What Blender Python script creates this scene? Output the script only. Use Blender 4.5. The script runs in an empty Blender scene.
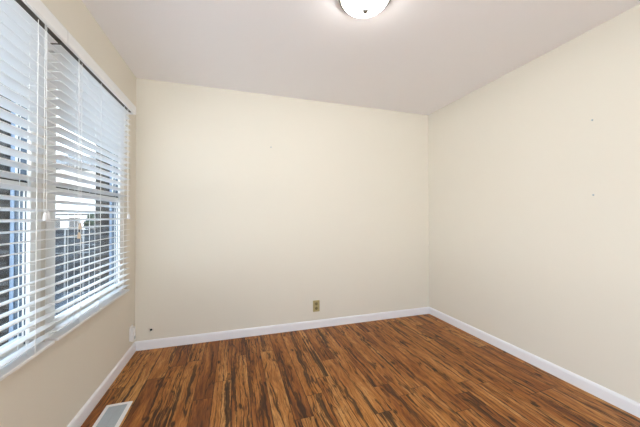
import bpy, bmesh, math, random
from mathutils import Vector, Matrix
random.seed(4)
S = bpy.context.scene
COL = S.collection

# ------------------------------------------------------------------ camera
CX, CY, CZ = 0.8435, -2.8418, 1.1856
F_PX, YAW, PITCH, ROLL = 275.4, 0.30177, 0.01204, -0.00245
cam_data = bpy.data.cameras.new('camera'); cam = bpy.data.objects.new('camera', cam_data); COL.objects.link(cam)
cam_data.sensor_fit = 'HORIZONTAL'; cam_data.sensor_width = 36; cam_data.lens = 36 * F_PX / 640
cam_data.clip_start = 0.02; cam_data.clip_end = 200
cy_, sy_, cp, sp, cr, sr = math.cos(YAW), math.sin(YAW), math.cos(PITCH), math.sin(PITCH), math.cos(ROLL), math.sin(ROLL)
fx = Vector((cy_, -sy_, 0)); fy = Vector((sy_, cy_, 0)); fz = Vector((0, 0, 1))
fwd = fy * cp + fz * sp; up0 = -fy * sp + fz * cp
right = fx * cr + up0 * sr; up = -fx * sr + up0 * cr
m = Matrix((right, up, -fwd)).transposed().to_4x4(); m.translation = (CX, CY, CZ)
cam.matrix_world = m
S.camera = cam

# ------------------------------------------------------------------ colour management
S.view_settings.view_transform = 'Standard'; S.view_settings.look = 'None'
S.view_settings.gamma = 1; S.view_settings.exposure = 1.52
S.view_settings.use_curve_mapping = False

# ------------------------------------------------------------------ sky
LAMP = 10.0
SKY = 1.95
w = bpy.data.worlds.new('sky'); S.world = w; w.use_nodes = True
nt = w.node_tree; nt.nodes.clear()
out = nt.nodes.new('ShaderNodeOutputWorld'); bg = nt.nodes.new('ShaderNodeBackground')
tc = nt.nodes.new('ShaderNodeTexCoord'); sx = nt.nodes.new('ShaderNodeSeparateXYZ')
rp = nt.nodes.new('ShaderNodeValToRGB')
rp.color_ramp.elements[0].position = 0.0; rp.color_ramp.elements[0].color = (1.0, 0.98, 0.95, 1)    # added glow below the horizon, standing in for sunlit ground
rp.color_ramp.elements[1].position = 0.8; rp.color_ramp.elements[1].color = (0.55, 0.72, 0.92, 1)
e_ = rp.color_ramp.elements.new(0.5); e_.color = (0.97, 0.97, 0.97, 1)
mz_ = nt.nodes.new('ShaderNodeMath'); mz_.operation = 'MULTIPLY_ADD'; mz_.inputs[1].default_value = .5; mz_.inputs[2].default_value = .5
lt_ = nt.nodes.new('ShaderNodeMath'); lt_.operation = 'LESS_THAN'; lt_.inputs[1].default_value = 0
st_ = nt.nodes.new('ShaderNodeMath'); st_.operation = 'MULTIPLY_ADD'; st_.inputs[1].default_value = SKY * .9; st_.inputs[2].default_value = SKY  # extra strength below the horizon, added to brighten the ceiling
nt.links.new(sx.outputs['Z'], lt_.inputs[0]); nt.links.new(lt_.outputs[0], st_.inputs[0])
nt.links.new(tc.outputs['Generated'], sx.inputs[0]); nt.links.new(sx.outputs['Z'], mz_.inputs[0]); nt.links.new(mz_.outputs[0], rp.inputs[0])
nt.links.new(rp.outputs[0], bg.inputs[0]); nt.links.new(st_.outputs[0], bg.inputs[1])
nt.links.new(bg.outputs[0], out.inputs[0])

# ------------------------------------------------------------------ materials
def srgb(r, g, b):
    f = lambda c: (c / 255 / 12.92) if c / 255 <= 0.04045 else ((c / 255 + 0.055) / 1.055) ** 2.4
    return (f(r), f(g), f(b), 1)

class N:
    """tiny node-graph writer"""
    def __init__(s, name):
        s.m = bpy.data.materials.new(name); s.m.use_nodes = True
        s.t = s.m.node_tree; s.t.nodes.clear()
        s.out = s.t.nodes.new('ShaderNodeOutputMaterial')
        s.tc = s.t.nodes.new('ShaderNodeTexCoord')
    def new(s, k, **kw):
        n = s.t.nodes.new(k)
        for a, v in kw.items(): setattr(n, a, v)
        return n
    def put(s, sock, v):
        if hasattr(v, 'links') or isinstance(v, bpy.types.NodeSocket): s.t.links.new(v, sock)
        else: sock.default_value = v
    def math(s, op, a, b=0.0, c=None, clamp=False):
        n = s.new('ShaderNodeMath', operation=op, use_clamp=clamp)
        s.put(n.inputs[0], a); s.put(n.inputs[1], b)
        if c is not None: s.put(n.inputs[2], c)
        return n.outputs[0]
    def vec(s, x, y, z):
        n = s.new('ShaderNodeCombineXYZ')
        for i, v in enumerate((x, y, z)): s.put(n.inputs[i], v)
        return n.outputs[0]
    def noise(s, v, scale, detail=3, rough=.5, dist=0.0):
        n = s.new('ShaderNodeTexNoise'); s.put(n.inputs['Vector'], v)
        n.inputs['Scale'].default_value = scale; n.inputs['Detail'].default_value = detail
        n.inputs['Roughness'].default_value = rough; n.inputs['Distortion'].default_value = dist
        return n.outputs[0]
    def ramp(s, f, stops):
        n = s.new('ShaderNodeValToRGB'); s.put(n.inputs[0], f); e = n.color_ramp.elements
        while len(e) < len(stops): e.new(0.5)
        for el, (p, c) in zip(e, stops):
            el.position = p; el.color = c if len(c) == 4 else (*c, 1)
        return n.outputs[0]
    def mix(s, f, a, b, mode='MIX'):
        n = s.new('ShaderNodeMix', data_type='RGBA', blend_type=mode)
        s.put(n.inputs[0], f); s.put(n.inputs[6], a); s.put(n.inputs[7], b)
        return n.outputs[2]
    def bsdf(s, col, rough=.5, metal=0, spec=.5, bump=None, bstr=.1, bdist=.001, **kw):
        b = s.new('ShaderNodeBsdfPrincipled')
        s.put(b.inputs['Base Color'], col); s.put(b.inputs['Roughness'], rough)
        b.inputs['Metallic'].default_value = metal; b.inputs['Specular IOR Level'].default_value = spec
        for k, v in kw.items(): b.inputs[k.replace('_', ' ')].default_value = v
        if bump is not None:
            n = s.new('ShaderNodeBump'); n.inputs['Strength'].default_value = bstr
            n.inputs['Distance'].default_value = bdist
            s.put(n.inputs['Height'], bump); s.t.links.new(n.outputs[0], b.inputs['Normal'])
        s.t.links.new(b.outputs[0], s.out.inputs[0]); return b

def paint(name, c, rough=.6, spec=.3, var=.03, scale=40, bstr=.15, **kw):
    g = N(name); o = g.tc.outputs['Object']
    n1 = g.noise(o, scale, 4); n2 = g.noise(o, 2.0, 2)
    col = g.mix(g.math('MULTIPLY', n2, var * 4, clamp=True), c, tuple(x * .93 for x in c[:3]) + (1,))
    g.bsdf(col, rough, 0, spec, n1, bstr, .0006, **kw); return g.m

M = {}
M['wall'] = paint('cream_wall_paint', srgb(231, 224, 211), .75, .2, scale=120, bstr=.2)
M['ceiling'] = paint('ceiling_paint', srgb(248, 245, 247), .85, .1, scale=60, bstr=.25)
M['trim'] = paint('white_trim_paint', srgb(244, 243, 247), .35, .4)
M['casing'] = paint('casing_paint', srgb(214, 208, 198), .5, .3)
M['vinyl'] = paint('white_vinyl', srgb(226, 225, 222), .4, .4, bstr=.03)
M['slat'] = paint('white_slat_finish', srgb(240, 240, 240), .42, .35, bstr=.03)
M['taupe'] = paint('taupe_metal', srgb(98, 92, 84), .5, .3)
M['alu'] = paint('grey_blue_aluminium', srgb(132, 150, 174), .45, .4)
M['cord'] = paint('white_cord', srgb(242, 242, 240), .8, .1)
M['track'] = paint('blue_grey_track', srgb(58, 76, 94), .4, .4)
M['plastic'] = paint('white_plastic', srgb(235, 234, 234), .35, .4, bstr=.02)
M['beige_wood'] = paint('beige_tassel_wood', srgb(212, 192, 170), .6, .2)
M['dark'] = paint('dark_plastic', srgb(40, 38, 36), .6, .2)
M['vent_metal'] = paint('grey_vent_metal', srgb(176, 184, 190), .4, .4)
M['shrub'] = paint('shrub_leaves', srgb(52, 60, 48), .8, .1, var=.2, scale=30)
M['bark'] = paint('bark', srgb(84, 70, 58), .9, .1)
M['post'] = paint('pale_grey_post_paint', srgb(138, 138, 138), .8, .1)
M['stucco'] = paint('white_stucco', srgb(244, 243, 240), .9, .1, scale=90)
M['grey_trim'] = paint('grey_trim_paint', srgb(110, 106, 104), .7, .2)
M['fence'] = paint('dark_grey_fence_paint', srgb(46, 49, 54), .8, .15, var=.2, scale=12)
M['dark_glass'] = paint('dark_window_glass', srgb(34, 38, 44), .1, .5)

g = N('brushed_brass'); o = g.tc.outputs['Object']
n = g.noise(g.vec(0, 0, 0), 1)
sep = g.new('ShaderNodeSeparateXYZ'); g.put(sep.inputs[0], o)
n = g.noise(g.vec(g.math('MULTIPLY', sep.outputs[0], 20), 0, g.math('MULTIPLY', sep.outputs[2], 400)), 1, 2)
g.bsdf(g.mix(n, srgb(172, 158, 112), srgb(204, 190, 142)), .45, .35, .5, n, .05); M['brass'] = g.m
g = N('brushed_nickel'); n = g.noise(g.tc.outputs['Object'], 200, 2)
g.bsdf(g.mix(n, srgb(120, 118, 114), srgb(160, 158, 154)), .35, .9, .5, n, .03); M['nickel'] = g.m

# glass pane : thin, mostly see-through, fresnel reflection
g = N('window_glass')
tr = g.new('ShaderNodeBsdfTransparent'); tr.inputs[0].default_value = (.93, .96, .97, 1)
gl = g.new('ShaderNodeBsdfGlossy'); gl.inputs['Roughness'].default_value = .03; gl.inputs[0].default_value = (.9, .95, 1, 1)
fr = g.new('ShaderNodeLayerWeight'); fr.inputs[0].default_value = .5
fr = g.math('ADD', .03, g.math('MULTIPLY', g.math('POWER', fr.outputs['Facing'], 5.0), .22)).node
mx = g.new('ShaderNodeMixShader'); g.t.links.new(fr.outputs[0], mx.inputs[0])
g.t.links.new(tr.outputs[0], mx.inputs[1]); g.t.links.new(gl.outputs[0], mx.inputs[2]); g.t.links.new(mx.outputs[0], g.out.inputs[0])
M['glass'] = g.m

# lit frosted glass of the lamp
g = N('lit_frosted_glass'); lw = g.new('ShaderNodeLayerWeight'); lw.inputs[0].default_value = .3
em = g.new('ShaderNodeEmission'); em.inputs[0].default_value = (1, .97, .93, 1); em.inputs[1].default_value = LAMP
g.t.links.new(em.outputs[0], g.out.inputs[0]); M['lamp'] = g.m

# dark brick / stucco reveal and outdoor concrete
g = N('brown_brick'); br = g.new('ShaderNodeTexBrick')
sep = g.new('ShaderNodeSeparateXYZ'); g.put(sep.inputs[0], g.tc.outputs['Object'])
g.put(br.inputs['Vector'], g.vec(g.math('ADD', sep.outputs[0], sep.outputs[1]), sep.outputs[2], 0))
br.inputs['Color1'].default_value = srgb(60, 54, 51); br.inputs['Color2'].default_value = srgb(40, 38, 38)
br.inputs['Mortar'].default_value = srgb(74, 71, 70); br.inputs['Scale'].default_value = 1
br.inputs['Brick Width'].default_value = .2; br.inputs['Row Height'].default_value = .065; br.inputs['Mortar Size'].default_value = .009
g.bsdf(br.outputs[0], .9, 0, .1, br.outputs[1], .3, .003); M['brick'] = g.m
g = N('outdoor_concrete'); o = g.tc.outputs['Object']
n = g.noise(o, 9, 6, .65)
g.bsdf(g.ramp(n, [(.3, srgb(26, 29, 33)), (.5, srgb(52, 57, 65)), (.72, srgb(92, 97, 105))]), .9, 0, .1, n, .3, .01); M['concrete'] = g.m

# laminate planks running towards the back wall
def floor_material():
    g = N('acacia_laminate'); sep = g.new('ShaderNodeSeparateXYZ'); g.put(sep.inputs[0], g.tc.outputs['Object'])
    x, y = sep.outputs[0], sep.outputs[1]
    PW, PL = .118, 1.21
    u = g.math('DIVIDE', g.math('ADD', x, 10.03), PW); row = g.math('FLOOR', u); fu = g.math('FRACT', u)
    wn = g.new('ShaderNodeTexWhiteNoise', noise_dimensions='1D'); g.put(wn.inputs['W'], row)
    v = g.math('ADD', g.math('DIVIDE', g.math('ADD', y, 20.0), PL), g.math('MULTIPLY', wn.outputs[0], 7.0))
    pid = g.math('FLOOR', v); fv = g.math('FRACT', v)
    wn2 = g.new('ShaderNodeTexWhiteNoise', noise_dimensions='2D'); g.put(wn2.inputs['Vector'], g.vec(row, pid, 0))
    rc = g.new('ShaderNodeSeparateColor'); g.put(rc.inputs[0], wn2.outputs['Color'])
    r1, r2, r3 = rc.outputs[0], rc.outputs[1], rc.outputs[2]
    ox = g.math('MULTIPLY', r2, 37.0); oy = g.math('MULTIPLY', r3, 53.0)
    def co(sx_, sy2, z=0.0):
        return g.vec(g.math('MULTIPLY', g.math('ADD', x, ox), sx_), g.math('MULTIPLY', g.math('ADD', y, oy), sy2), z)
    # a gentle wobble keeps the grain from being ruler straight
    wob = g.noise(co(5, 3.0), 1, 3, .55)
    wobx = g.math('MULTIPLY', g.math('SUBTRACT', wob, .5), .065)
    def cw(sx_, sy2, z=0.0):
        return g.vec(g.math('MULTIPLY', g.math('ADD', g.math('ADD', x, ox), wobx), sx_), g.math('MULTIPLY', g.math('ADD', y, oy), sy2), z)
    broad = g.noise(cw(11, 1.5), 1, 3, .55)
    mid = g.noise(cw(45, 3.4, 3.3), 1, 4, .65)
    fine = g.noise(cw(210, 14, 7.7), 1, 3, .6)
    tone = g.math('ADD', g.math('MULTIPLY', broad, .5), g.math('MULTIPLY', mid, .5))
    tone = g.math('ADD', tone, g.math('MULTIPLY', g.math('SUBTRACT', r1, .5), .20))
    # some boards are made of narrow strips of different tone
    su = g.math('ADD', g.math('MULTIPLY', fu, 4.0), g.math('MULTIPLY', g.math('SUBTRACT', wob, .5), .9))
    sid = g.math('FLOOR', su); sf = g.math('FRACT', su)
    wn3 = g.new('ShaderNodeTexWhiteNoise', noise_dimensions='3D'); g.put(wn3.inputs['Vector'], g.vec(row, pid, sid))
    multi = g.math('GREATER_THAN', r3, .50)
    tone = g.math('ADD', tone, g.math('MULTIPLY', g.math('MULTIPLY', g.math('SUBTRACT', wn3.outputs[0], .5), multi), .13))
    col = g.ramp(tone, [(.30, srgb(94, 51, 23)), (.40, srgb(140, 81, 35)), (.48, srgb(170, 106, 47)), (.57, srgb(192, 129, 64)), (.70, srgb(218, 162, 96))])
    col = g.mix(g.ramp(fine, [(.38, (.55,) * 3), (.56, (0,) * 3)]), col, srgb(98, 54, 26))
    rag = g.noise(cw(80, 12, 17), 1, 4, .7)
    es = g.math('MINIMUM', sf, g.math('SUBTRACT', 1.0, sf))
    sm_ = g.math('MULTIPLY', g.math('LESS_THAN', es, g.math('MULTIPLY', g.math('SUBTRACT', rag, .36), .55)), multi)
    col = g.mix(g.math('MULTIPLY', sm_, .72), col, srgb(58, 30, 17))
    # thin dark growth lines, level lines of a stretched field
    vf = g.noise(cw(12, 1.2, 11), 1, 3, .6, .15)
    vein = g.math('ABSOLUTE', g.math('SUBTRACT', g.math('FRACT', g.math('MULTIPLY', vf, 7.0)), .5))
    gate = g.noise(co(10, 1.6, 21), 1, 3)
    vm = g.math('MULTIPLY', g.ramp(vein, [(.0, (1,) * 3), (.06, (.8,) * 3), (.14, (0,) * 3)]), g.ramp(gate, [(.46, (0,) * 3), (.53, (1,) * 3)]))
    col = g.mix(g.math('MULTIPLY', vm, .85), col, srgb(48, 24, 13))
    # heartwood streaks, long, narrow and ragged
    sm = g.math('ADD', g.noise(cw(22, .85, 31), 1, 3, .6), g.math('MULTIPLY', g.math('SUBTRACT', rag, .5), .22))
    col = g.mix(g.math('MULTIPLY', g.ramp(sm, [(.575, (0,) * 3), (.61, (.85,) * 3), (.68, (1,) * 3)]), .9), col, srgb(44, 23, 13))
    st = g.math('ADD', g.noise(cw(11, .6, 41), 1, 3, .6), g.math('MULTIPLY', g.math('SUBTRACT', rag, .5), .25))
    col = g.mix(g.math('MULTIPLY', g.ramp(st, [(.60, (0,) * 3), (.64, (1,) * 3)]), .75), col, srgb(64, 35, 21))
    # knots with ragged rims
    vo = g.new('ShaderNodeTexVoronoi', feature='F1'); g.put(vo.inputs['Vector'], cw(12, 5.5)); vo.inputs['Scale'].default_value = 1
    kc = g.new('ShaderNodeSeparateColor'); g.put(kc.inputs[0], vo.outputs['Color'])
    kd = g.math('ADD', vo.outputs['Distance'], g.math('MULTIPLY', g.math('SUBTRACT', rag, .5), .35))
    kn = g.math('MULTIPLY', g.ramp(kd, [(.10, (1,) * 3), (.20, (0,) * 3)]), g.math('GREATER_THAN', kc.outputs[0], .60))
    col = g.mix(g.math('MULTIPLY', kn, .9), col, srgb(34, 17, 11))
    # joints
    eu = g.math('MINIMUM', fu, g.math('SUBTRACT', 1.0, fu)); ev = g.math('MINIMUM', fv, g.math('SUBTRACT', 1.0, fv))
    ju = g.math('LESS_THAN', eu, .020); jv = g.math('LESS_THAN', ev, .0016)
    j = g.math('MAXIMUM', ju, jv)
    col = g.mix(g.math('MULTIPLY', j, .75), col, srgb(40, 20, 12))
    h = g.math('SUBTRACT', g.math('MULTIPLY', mid, .4), j)
    g.bsdf(col, g.math('ADD', .36, g.math('MULTIPLY', mid, .16)), 0, .25, h, .25, .0012)
    return g.m
M['floor'] = floor_material()

# ------------------------------------------------------------------ mesh helpers
class MB:
    def __init__(s): s.bm = bmesh.new()
    def box(s, x0, x1, y0, y1, z0, z1, bev=0.0):
        r = bmesh.ops.create_cube(s.bm, size=1)
        bmesh.ops.transform(s.bm, matrix=Matrix.Translation(((x0 + x1) / 2, (y0 + y1) / 2, (z0 + z1) / 2)) @ Matrix.Diagonal((abs(x1 - x0), abs(y1 - y0), abs(z1 - z0), 1)), verts=r['verts'])
        if bev:
            es = list({e for v in r['verts'] for e in v.link_edges})
            bmesh.ops.bevel(s.bm, geom=es, offset=bev, segments=2, affect='EDGES', profile=.6)
        return s
    def prism(s, pts, axis, a, b):
        """closed outline pts (2-D) extruded from a to b along axis 0/1/2"""
        def P(p, t):
            l = list(p); l.insert(axis, t); return s.bm.verts.new(l)
        A = [P(p, a) for p in pts]; B = [P(p, b) for p in pts]; n_ = len(pts)
        for i in range(n_): s.bm.faces.new((A[i], A[(i + 1) % n_], B[(i + 1) % n_], B[i]))
        s.bm.faces.new(A[::-1]); s.bm.faces.new(B); return s
    def lathe(s, prof, c=(0, 0, 0), seg=48):
        rings = []
        for r, z in prof:
            if r < 1e-6: rings.append([s.bm.verts.new((c[0], c[1], c[2] + z))])
            else: rings.append([s.bm.verts.new((c[0] + r * math.cos(2 * math.pi * k / seg), c[1] + r * math.sin(2 * math.pi * k / seg), c[2] + z)) for k in range(seg)])
        for a, b in zip(rings, rings[1:]):
            for k in range(seg):
                k2 = (k + 1) % seg
                f = [a[k % len(a)], a[k2 % len(a)], b[k2 % len(b)], b[k % len(b)]]
                f = list(dict.fromkeys(f))
                if len(f) > 2: s.bm.faces.new(f)
        return s
    def tube(s, p0, p1, r, seg=8):
        p0, p1 = Vector(p0), Vector(p1); d = p1 - p0
        mt = Matrix.Translation((p0 + p1) / 2) @ d.to_track_quat('Z', 'Y').to_matrix().to_4x4()
        bmesh.ops.create_cone(s.bm, cap_ends=True, segments=seg, radius1=r, radius2=r, depth=d.length, matrix=mt); return s
    def build(s, name, mat, parent=None, smooth=False, loc=None):
        bmesh.ops.recalc_face_normals(s.bm, faces=s.bm.faces)
        me = bpy.data.meshes.new(name); s.bm.to_mesh(me); s.bm.free()
        ob = bpy.data.objects.new(name, me); COL.objects.link(ob); me.materials.append(mat)
        if smooth:
            for p in me.polygons: p.use_smooth = True
        if parent: ob.parent = parent
        if loc: ob.location = loc
        return ob
def empty(name, loc=(0, 0, 0)):
    o = bpy.data.objects.new(name, None); COL.objects.link(o); o.location = loc; o.empty_display_size = .1; return o
def tag(o, label=None, cat=None, group=None, kind=None):
    for k, v in (('label', label), ('category', cat), ('group', group), ('kind', kind)):
        if v: o[k] = v
    return o
def struct(o): o['kind'] = 'structure'; return o

# ------------------------------------------------------------------ room shell   (x: left wall 0 -> right wall W, y: back wall 0 -> front -L, z: floor 0 -> H)
W, L, H, T = 3.130, 4.60, 2.44, .15
WIN_T, WIN_B = 2.165, .625
Y_R, Y_L = -.30, -2.27                        # rough opening for the twin windows

struct(MB().box(-T, W + T, -L - T, T, -.12, 0).build('floor', M['floor']))
struct(MB().box(-T, W + T, -L - T, T, H, H + .12).build('ceiling', M['ceiling']))
struct(MB().box(-T, W + T, 0, T, 0, H).build('wall_back', M['wall']))
struct(MB().box(W, W + T, -L, 0, 0, H).build('wall_right', M['wall']))
wf = MB(); DX0, DX1, DZ = .12, 1.75, 2.32                         # front wall behind the camera with an unseen glazed opening added for fill daylight
wf.box(-T, DX0, -L - T, -L, 0, H); wf.box(DX1, W + T, -L - T, -L, 0, H); wf.box(DX0, DX1, -L - T, -L, DZ, H)
struct(wf.build('wall_front', M['wall']))
df = MB()
df.box(DX0, DX0 + .05, -L - .1, -L - .04, 0, DZ); df.box(DX1 - .05, DX1, -L - .1, -L - .04, 0, DZ); df.box(DX0, DX1, -L - .1, -L - .04, DZ - .05, DZ)
df.box((DX0 + DX1) / 2 - .03, (DX0 + DX1) / 2 + .03, -L - .1, -L - .04, 0, DZ); df.box(DX0, DX1, -L - .1, -L - .04, 0, .04)
dfo = struct(df.build('added_daylight_door_1', M['vinyl']))
MB().box(DX0 + .04, DX1 - .04, -L - .075, -L - .069, .035, DZ - .045).build('pane', M['glass'], dfo)
wl = MB()
SD0, SD1 = -4.35, -2.75                                  # second unseen glazed opening behind the camera, added to light the right wall
wl.box(-T, 0, -L, SD0, 0, H); wl.box(-T, 0, SD1, Y_L, 0, H); wl.box(-T, 0, SD0, SD1, DZ, H); wl.box(-T, 0, Y_R, 0, 0, H)
wl.box(-T, 0, Y_L, Y_R, 0, WIN_B); wl.box(-T, 0, Y_L, Y_R, WIN_T, H)
struct(wl.build('wall_left', M['wall']))

df = MB()
df.box(-.1, -.04, SD0, SD0 + .05, 0, DZ); df.box(-.1, -.04, SD1 - .05, SD1, 0, DZ); df.box(-.1, -.04, SD0, SD1, DZ - .05, DZ); df.box(-.1, -.04, SD0, SD1, 0, .04)
dfo = struct(df.build('added_daylight_door_2', M['vinyl']))
MB().box(-.073, -.067, SD0 + .04, SD1 - .04, .035, DZ - .045).build('pane', M['glass'], dfo)

bp = lambda d: [(0, 0), (.014, 0), (.014, .064), (.011, .074), (.005, .080), (0, .081)]
struct(MB().prism([(-a, b) for a, b in bp(0)], 0, 0, W).build('baseboard_back', M['trim']))
struct(MB().prism([(a, b) for a, b in bp(0)], 1, SD1, -.014).build('baseboard_left', M['trim']))
o = MB()
for t0, t1 in ((-L, -.014),):
    o.prism([(W - a, b) for a, b in bp(0)], 1, t0, t1)
struct(o.build('baseboard_right', M['trim']))

# ------------------------------------------------------------------ twin windows
def window(name, yr, yl):
    """yr = far (right) side, yl = near side; lip of the frame is .07 in from each"""
    FW = .07; a, b = yr - FW, yl + FW
    root = struct(empty(name, (0, (yr + yl) / 2, WIN_B)))
    mv = lambda o: (setattr(o, 'parent', root), setattr(o, 'location', -root.location))
    f = MB()
    for y0, y1 in ((a, yr), (yl, b)):
        f.box(-.008, .006, y0, y1, WIN_B, WIN_T); f.box(-.06, -.008, y0 + (.012 if y0 == a else 0), y1 - (.012 if y1 == b else 0), WIN_B, WIN_T)
    f.box(-.06, .006, b, a, WIN_T - .03, WIN_T); f.box(-.06, .006, b, a, WIN_B, WIN_B + .020)
    mv(f.build('window_frame', M['vinyl']))
    t = MB().box(-.046, -.008, a, a + .012, WIN_B + .020, WIN_T - .03); mv(t.build('jamb_track', M['track']))
    t = MB().box(-.046, -.008, b - .012, b, WIN_B + .020, WIN_T - .03); mv(t.build('jamb_track', M['track']))
    for e, sg in ((a, 1), (b, -1)):
        q = MB().box(-.060, -.046, e - .004 * sg, e + .012 * sg, WIN_B, WIN_T); mv(q.build('screen_frame', M['alu']))
    mz = 1.335
    mv(MB().box(-.034, -.004, b + .004, a - .003, mz - .001, mz + .004).build('gap_shadow_strip', M['dark']))  # dark strip drawn in place of the shadow gap between the sashes
    # lower sash (inner plane)
    s = MB(); s.box(-.030, -.012, b, a, WIN_B + .020, WIN_B + .057, .002); s.box(-.030, -.006, b, a, mz - .036, mz, .002)
    s.box(-.026, -.012, b, b + .008, WIN_B + .057, mz - .036); s.box(-.018, -.012, a - .0025, a, WIN_B + .057, mz - .036)
    mv(s.build('lower_sash', M['vinyl']))
    mv(MB().box(-.022, -.018, b + .007, a - .001, WIN_B + .055, mz - .034).build('pane', M['glass']))
    s = MB(); s.box(-.052, -.034, b, a, mz, mz + .038, .002); s.box(-.052, -.034, b, a, WIN_T - .052, WIN_T - .03)
    s.box(-.050, -.038, b, b + .006, mz + .036, WIN_T - .052); s.box(-.050, -.038, a - .0025, a, mz + .036, WIN_T - .052)
    mv(s.build('upper_sash', M['vinyl']))
    mv(MB().box(-.045, -.041, b + .005, a - .001, mz + .034, WIN_T - .05).build('pane', M['glass']))
    l = MB().box(-.012, .004, (a + b) / 2 - .03, (a + b) / 2 + .03, mz + .004, mz + .014, .003); mv(l.build('sash_lock', M['vinyl']))
    # small dark weep slots at the ends of the sill
    for yy in (a - .012, b + .012): mv(MB().box(-.004, .0075, yy - .009, yy + .009, WIN_B + .008, WIN_B + .019).build('tilt_latch', M['dark']))
    return root, a, b
w1 = window('window_1', -.300, -1.235)
w2 = window('window_2', -1.270, -2.27)
struct(MB().box(-.06, .004, -1.270, -1.235, WIN_B, WIN_T).build('trim_1', M['casing']))                      # mullion cover
struct(MB().box(-.001, .008, -.300, -.235, WIN_B, WIN_T, .002).build('trim_2', M['casing']))                    # casing strip on the right of the windows
struct(MB().box(-.001, .012, -2.33, -.235, WIN_B - .018, WIN_B, .002).build('trim_3', M['casing']))           # apron strip
# brick reveals outside the frames
for i, (yy0, yy1) in enumerate(((-.372, Y_R), (-1.347, -1.160), (Y_L, -2.20))):
    struct(MB().box(-T, -.061, yy0, yy1, WIN_B, WIN_T).build('trim_%d' % (4 + i), M['brick']))
struct(MB().box(-T - .02, -.061, -2.2, -.372, WIN_B - .005, WIN_B + .02).build('trim_7', M['concrete']))

# ------------------------------------------------------------------ blinds
PITCH_S, Z0, NS = .0428, 1.9868, 32
def blind(yr, width, lift, label):
    """yr = end nearest the back wall"""
    root = tag(empty('window_blind', (0, yr, Z0)), label, 'window blind', None)
    put = lambda mb, nm, mt, par=root, **k: mb.build(nm, mt, par, **k)
    X0, X1 = .020, .071; xc = (X0 + X1) / 2
    hr = MB(); hr.box(.012, .078, -width + .004, -.004, .014, .066, .002); put(hr, 'headrail', M['taupe'])
    for yy in (-.10, -width + .10): put(MB().box(.008, .0725, yy - .018, yy + .018, .060, .0685, .001), 'mounting_bracket', M['nickel'])
    va = MB(); va.prism([(.084, .010), (.096, .010), (.099, .016), (.099, .068), (.096, .075), (.084, .078)], 1, -width - .002, .030 if yr > -1 else .0175)
    if yr > -1: va.box(.004, .084, .020, .030, .010, .078)
    put(va, 'valance', M['slat'])
    sl = MB(); h = .0047
    for k in range(NS):
        zc = -k * PITCH_S - (.008 if k == 0 and yr < -1 else .003 if k == 0 else 0); pts_t = []; n_ = 6; j = random.uniform(-.0006, .0006)
        for i in range(n_ + 1):
            t = i / n_; xx = X0 + (X1 - X0) * t
            zz = zc + j - h * (1 - 2 * t) + .0022 * (1 - (2 * t - 1) ** 2)
            pts_t.append((xx, zz))
        outl = [(a_, b_ + .0013) for a_, b_ in pts_t] + [(a_, b_ - .0013) for a_, b_ in reversed(pts_t)]
        # prism on axis 1: points are (x, z)
        sl.prism(outl, 1, -width, 0)
    put(sl, 'slats', M['slat'])
    zb = -NS * PITCH_S + .009
    br_ = MB(); br_.box(X0, X1, -width, 0, zb - .009, zb + .005, .003); brr = put(br_, 'bottom_rail', M['slat'])
    for yy in (-.0, -width):
        pass
    for yy in (-.135, -.50, -.722):
        brc = MB().tube((xc, yy, zb - .012), (xc, yy, zb - .008), .006, 12); brc.build('rail_button', M['plastic'], brr)
        ld = MB()
        for xx in (X0 - .002, X1 + .002): ld.box(xx - .0009, xx + .0009, yy - .0011, yy + .0011, zb, .016)
        for k in range(NS):
            ld.box(X0 - .002, X1 + .002, yy - .0007, yy + .0007, -k * PITCH_S - .0072, -k * PITCH_S - .0062)
        ld.box(xc - .0008, xc + .0008, yy - .0008, yy + .0008, zb, .016)
        put(ld, 'ladder_cord', M['cord'])
    for q, dy in enumerate((-.010, .010)):
        z_ = 1.192 - Z0
        c = MB().tube((.0815, -lift + dy * .8, z_ + .018), (.0785, -lift + dy * .5, .015), .0011, 6)
        cc = put(c, 'lift_cord', M['cord'])
        MB().lathe([(0, .018), (.0035, .018), (.0065, .006), (.0082, -.012), (.0075, -.020), (0, -.021)], (.087, -lift + dy, z_ + .0), 16).build('tassel', M['plastic'], cc, smooth=True)
    for q, (dy, z_) in enumerate(((.006, 1.142), (-.004, 1.095))):
        c = MB().tube((.0815, -.765 + dy, z_ - Z0 + .014), (.0785, -.765 + dy * .7, .015), .0009, 6)
        cc = put(c, 'tilt_cord', M['cord'])
        MB().lathe([(0, .015), (.003, .015), (.0060, .004), (.0078, -.013), (.007, -.018), (0, -.019)], (.086, -.765 + dy, z_ - Z0), 16).build('tassel', M['beige_wood'], cc, smooth=True)
    return root
blind(-.362, .905, .080, 'white horizontal slat blind nearest the back wall, beige cord tassels hanging in its slats')
blind(-1.290, .905, .098, 'white horizontal slat blind nearest the camera, cut off by the left edge of the view')

# ------------------------------------------------------------------ ceiling light
cl = tag(empty('ceiling_light', (1.545, -1.455, H)), 'lit round frosted glass dome light flush on the white ceiling', 'ceiling light')
MB().lathe([(0, 0), (.144, 0), (.151, -.004), (.152, -.020), (.146, -.028), (.1345, -.030), (.1345, -.012), (0, -.012)]).build('base_plate', M['nickel'], cl, True)
R0, D0 = .133, .068
MB().lathe([(R0 * math.cos(a * math.pi / 2 / 14), -.022 - D0 * math.sin(a * math.pi / 2 / 14)) for a in range(15)]).build('glass_dome', M['lamp'], cl, True)
MB().lathe([(0, -.088), (.012, -.0885), (.017, -.093), (.0175, -.099), (.013, -.107), (.006, -.111), (0, -.112)], seg=20).build('finial', M['nickel'], cl, True)

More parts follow.
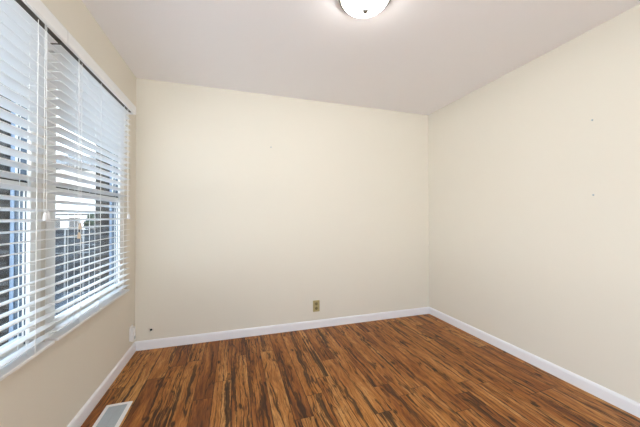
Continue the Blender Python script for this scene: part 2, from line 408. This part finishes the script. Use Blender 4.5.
# ------------------------------------------------------------------ outlets
ol = tag(empty('wall_outlet', (1.683, 0, .2315)), 'brass duplex wall outlet low on the cream back wall', 'outlet')
MB().box(-.037, .037, -.006, 0, -.060, .060, .0025).build('cover_plate', M['brass'], ol)
for dz in (-.024, .024):
    rc = MB().prism([(.0155 * math.cos(t), dz + .0165 * math.sin(t)) for t in [2 * math.pi * k / 20 for k in range(20)]], 1, -.0085, -.005).build('socket', paint('socket_brown', srgb(138, 124, 84), .5), ol)
    sm = MB()
    for dx in (-.006, .006): sm.box(dx - .0011, dx + .0011, -.0092, -.008, dz - .002, dz + .007)
    sm.tube((0, -.0092, dz - .008), (0, -.008, dz - .008), .0025, 10)
    sm.build('slot', M['dark'], rc)
MB().tube((0, -.0075, 0), (0, -.005, 0), .003, 12).build('screw', M['nickel'], ol)

ol = tag(empty('wall_outlet', (0, -.103, .198)), 'white wall outlet with white plug adapter on the left wall beside the corner', 'outlet')
MB().box(0, .006, -.037, .037, -.060, .060, .0025).build('cover_plate', M['plastic'], ol)
ad = MB().box(.005, .030, -.024, .024, -.070, .045, .005).build('plug_adapter', M['plastic'], ol)
MB().box(.030, .0325, -.012, .012, -.052, -.03, .001).build('adapter_button', M['vent_metal'], ad)

# ------------------------------------------------------------------ floor register
VX0, VX1, VY0, VY1 = .078, .222, -1.095, -.778
vn = tag(empty('floor_vent', ((VX0 + VX1) / 2, (VY0 + VY1) / 2, 0)), 'white metal floor vent with grey louvres beside the left baseboard', 'vent')
hx, hy = (VX1 - VX0) / 2, (VY1 - VY0) / 2; bw = .021
f = MB()
f.prism([(-hx, 0), (-hx, .002), (-hx + .004, .005), (-hx + bw, .006), (-hx + bw, 0)], 1, -hy, hy)
f.prism([(hx, 0), (hx, .002), (hx - .004, .005), (hx - bw, .006), (hx - bw, 0)], 1, -hy, hy)
f.box(-hx + bw, hx - bw, hy - bw, hy, 0, .006); f.box(-hx + bw, hx - bw, -hy, -hy + bw, 0, .006)
f.build('vent_frame', M['plastic'], vn)
lv = MB()
ny = 26
for i in range(ny):
    yy = -hy + bw + (i + .5) * (2 * hy - 2 * bw) / ny
    lv.prism([(yy - .0035, .0018), (yy + .0030, .0042), (yy + .0035, .0050), (yy - .0030, .0028)], 0, -hx + bw, hx - bw)
lv.box(-.003, .003, -hy + bw, hy - bw, .001, .0053)
for xx in (-.028, .028): lv.box(xx - .001, xx + .001, -hy + bw, hy - bw, .001, .0051)
lv.build('louvres', M['vent_metal'], vn)
MB().box(-hx + bw, hx - bw, -hy + bw, hy - bw, .0003, .0010).build('damper', M['grey_trim'], vn)

# ------------------------------------------------------------------ small marks on the walls
def nail(loc, axis, r, mat, label):
    d = Vector(axis); b = MB().tube((0, 0, 0), d * .004, r, 12); 
    return tag(b.build('nail', mat, None, True, loc), label, 'nail')
nail((.128, 0, .170), (0, -1, 0), .0095, M['dark'], 'black round screw head low on the back wall near the left corner')
nail((1.203, 0, 1.902), (0, -1, 0), .006, M['vent_metal'], 'small grey nail left high in the middle of the back wall')
nail((W, -1.632, 1.828), (-1, 0, 0), .0055, M['vent_metal'], 'tiny grey nail high on the right wall, upper of two')
nail((W, -1.632, 1.327), (-1, 0, 0), .0055, M['vent_metal'], 'tiny grey nail on the right wall, lower of two')

# ------------------------------------------------------------------ outdoors
struct(MB().box(-14, -T, -8, 16, -.25, -.15).build('ground', M['concrete']))
fe = tag(empty('fence', (-3, 3.0, -.15)), 'dark grey horizontal board fence with thin pale posts outside the window', 'fence')
b_ = MB()
for k in range(8): b_.box(-3.2, 2.7, 0, .02, .05 + k * .135, .05 + k * .135 + .129)
b_.build('boards', M['fence'], fe)
for k in range(22): MB().box(-3.1 + k * .26, -3.1 + k * .26 + .016, -.03, 0, 0, 1.12).build('post', M['post'], fe)
hs = tag(empty('house', (-4, 9.0, -.15)), 'white neighbouring house with dark windows behind the fence', 'house')
MB().box(-5, 4.2, 0, 4, 0, 3.0).build('wall', M['stucco'], hs)
MB().prism([(-.6, 3.0), (4.6, 3.0), (4.6, 3.12), (2, 3.9), (-.6, 3.12)], 0, -5.4, 4.6).build('roof', M['grey_trim'], hs)
MB().box(-5, 4.2, -.03, 0, 1.41, 1.47).build('trim_band', M['grey_trim'], hs)
for k in range(12):
    wn_ = MB().box(-4.6 + k * .56, -4.6 + k * .56 + .30, -.02, .01, .9, 1.33).build('window', M['dark_glass'], hs)
sh = tag(empty('shrub', (-1.75, 3.45, -.15)), 'round dark green shrub rising above the fence outside', 'shrub')
bl = bmesh.new()
for k in range(40):
    a = random.uniform(0, 6.28); rr = random.uniform(0, .10); zz = random.uniform(.85, 1.36); rr *= 1.1 if zz < 1.25 else .5
    bmesh.ops.create_icosphere(bl, subdivisions=2, radius=random.uniform(.035, .06), matrix=Matrix.Translation((rr * math.cos(a), rr * math.sin(a), zz)))
for v in bl.verts: v.co += Vector((random.uniform(-1, 1), random.uniform(-1, 1), random.uniform(-1, 1))) * .010
mb = MB(); mb.bm = bl; mb.build('foliage', M['shrub'], sh)
MB().tube((0, 0, 0), (0, 0, .9), .02, 10).build('trunk', M['bark'], sh)
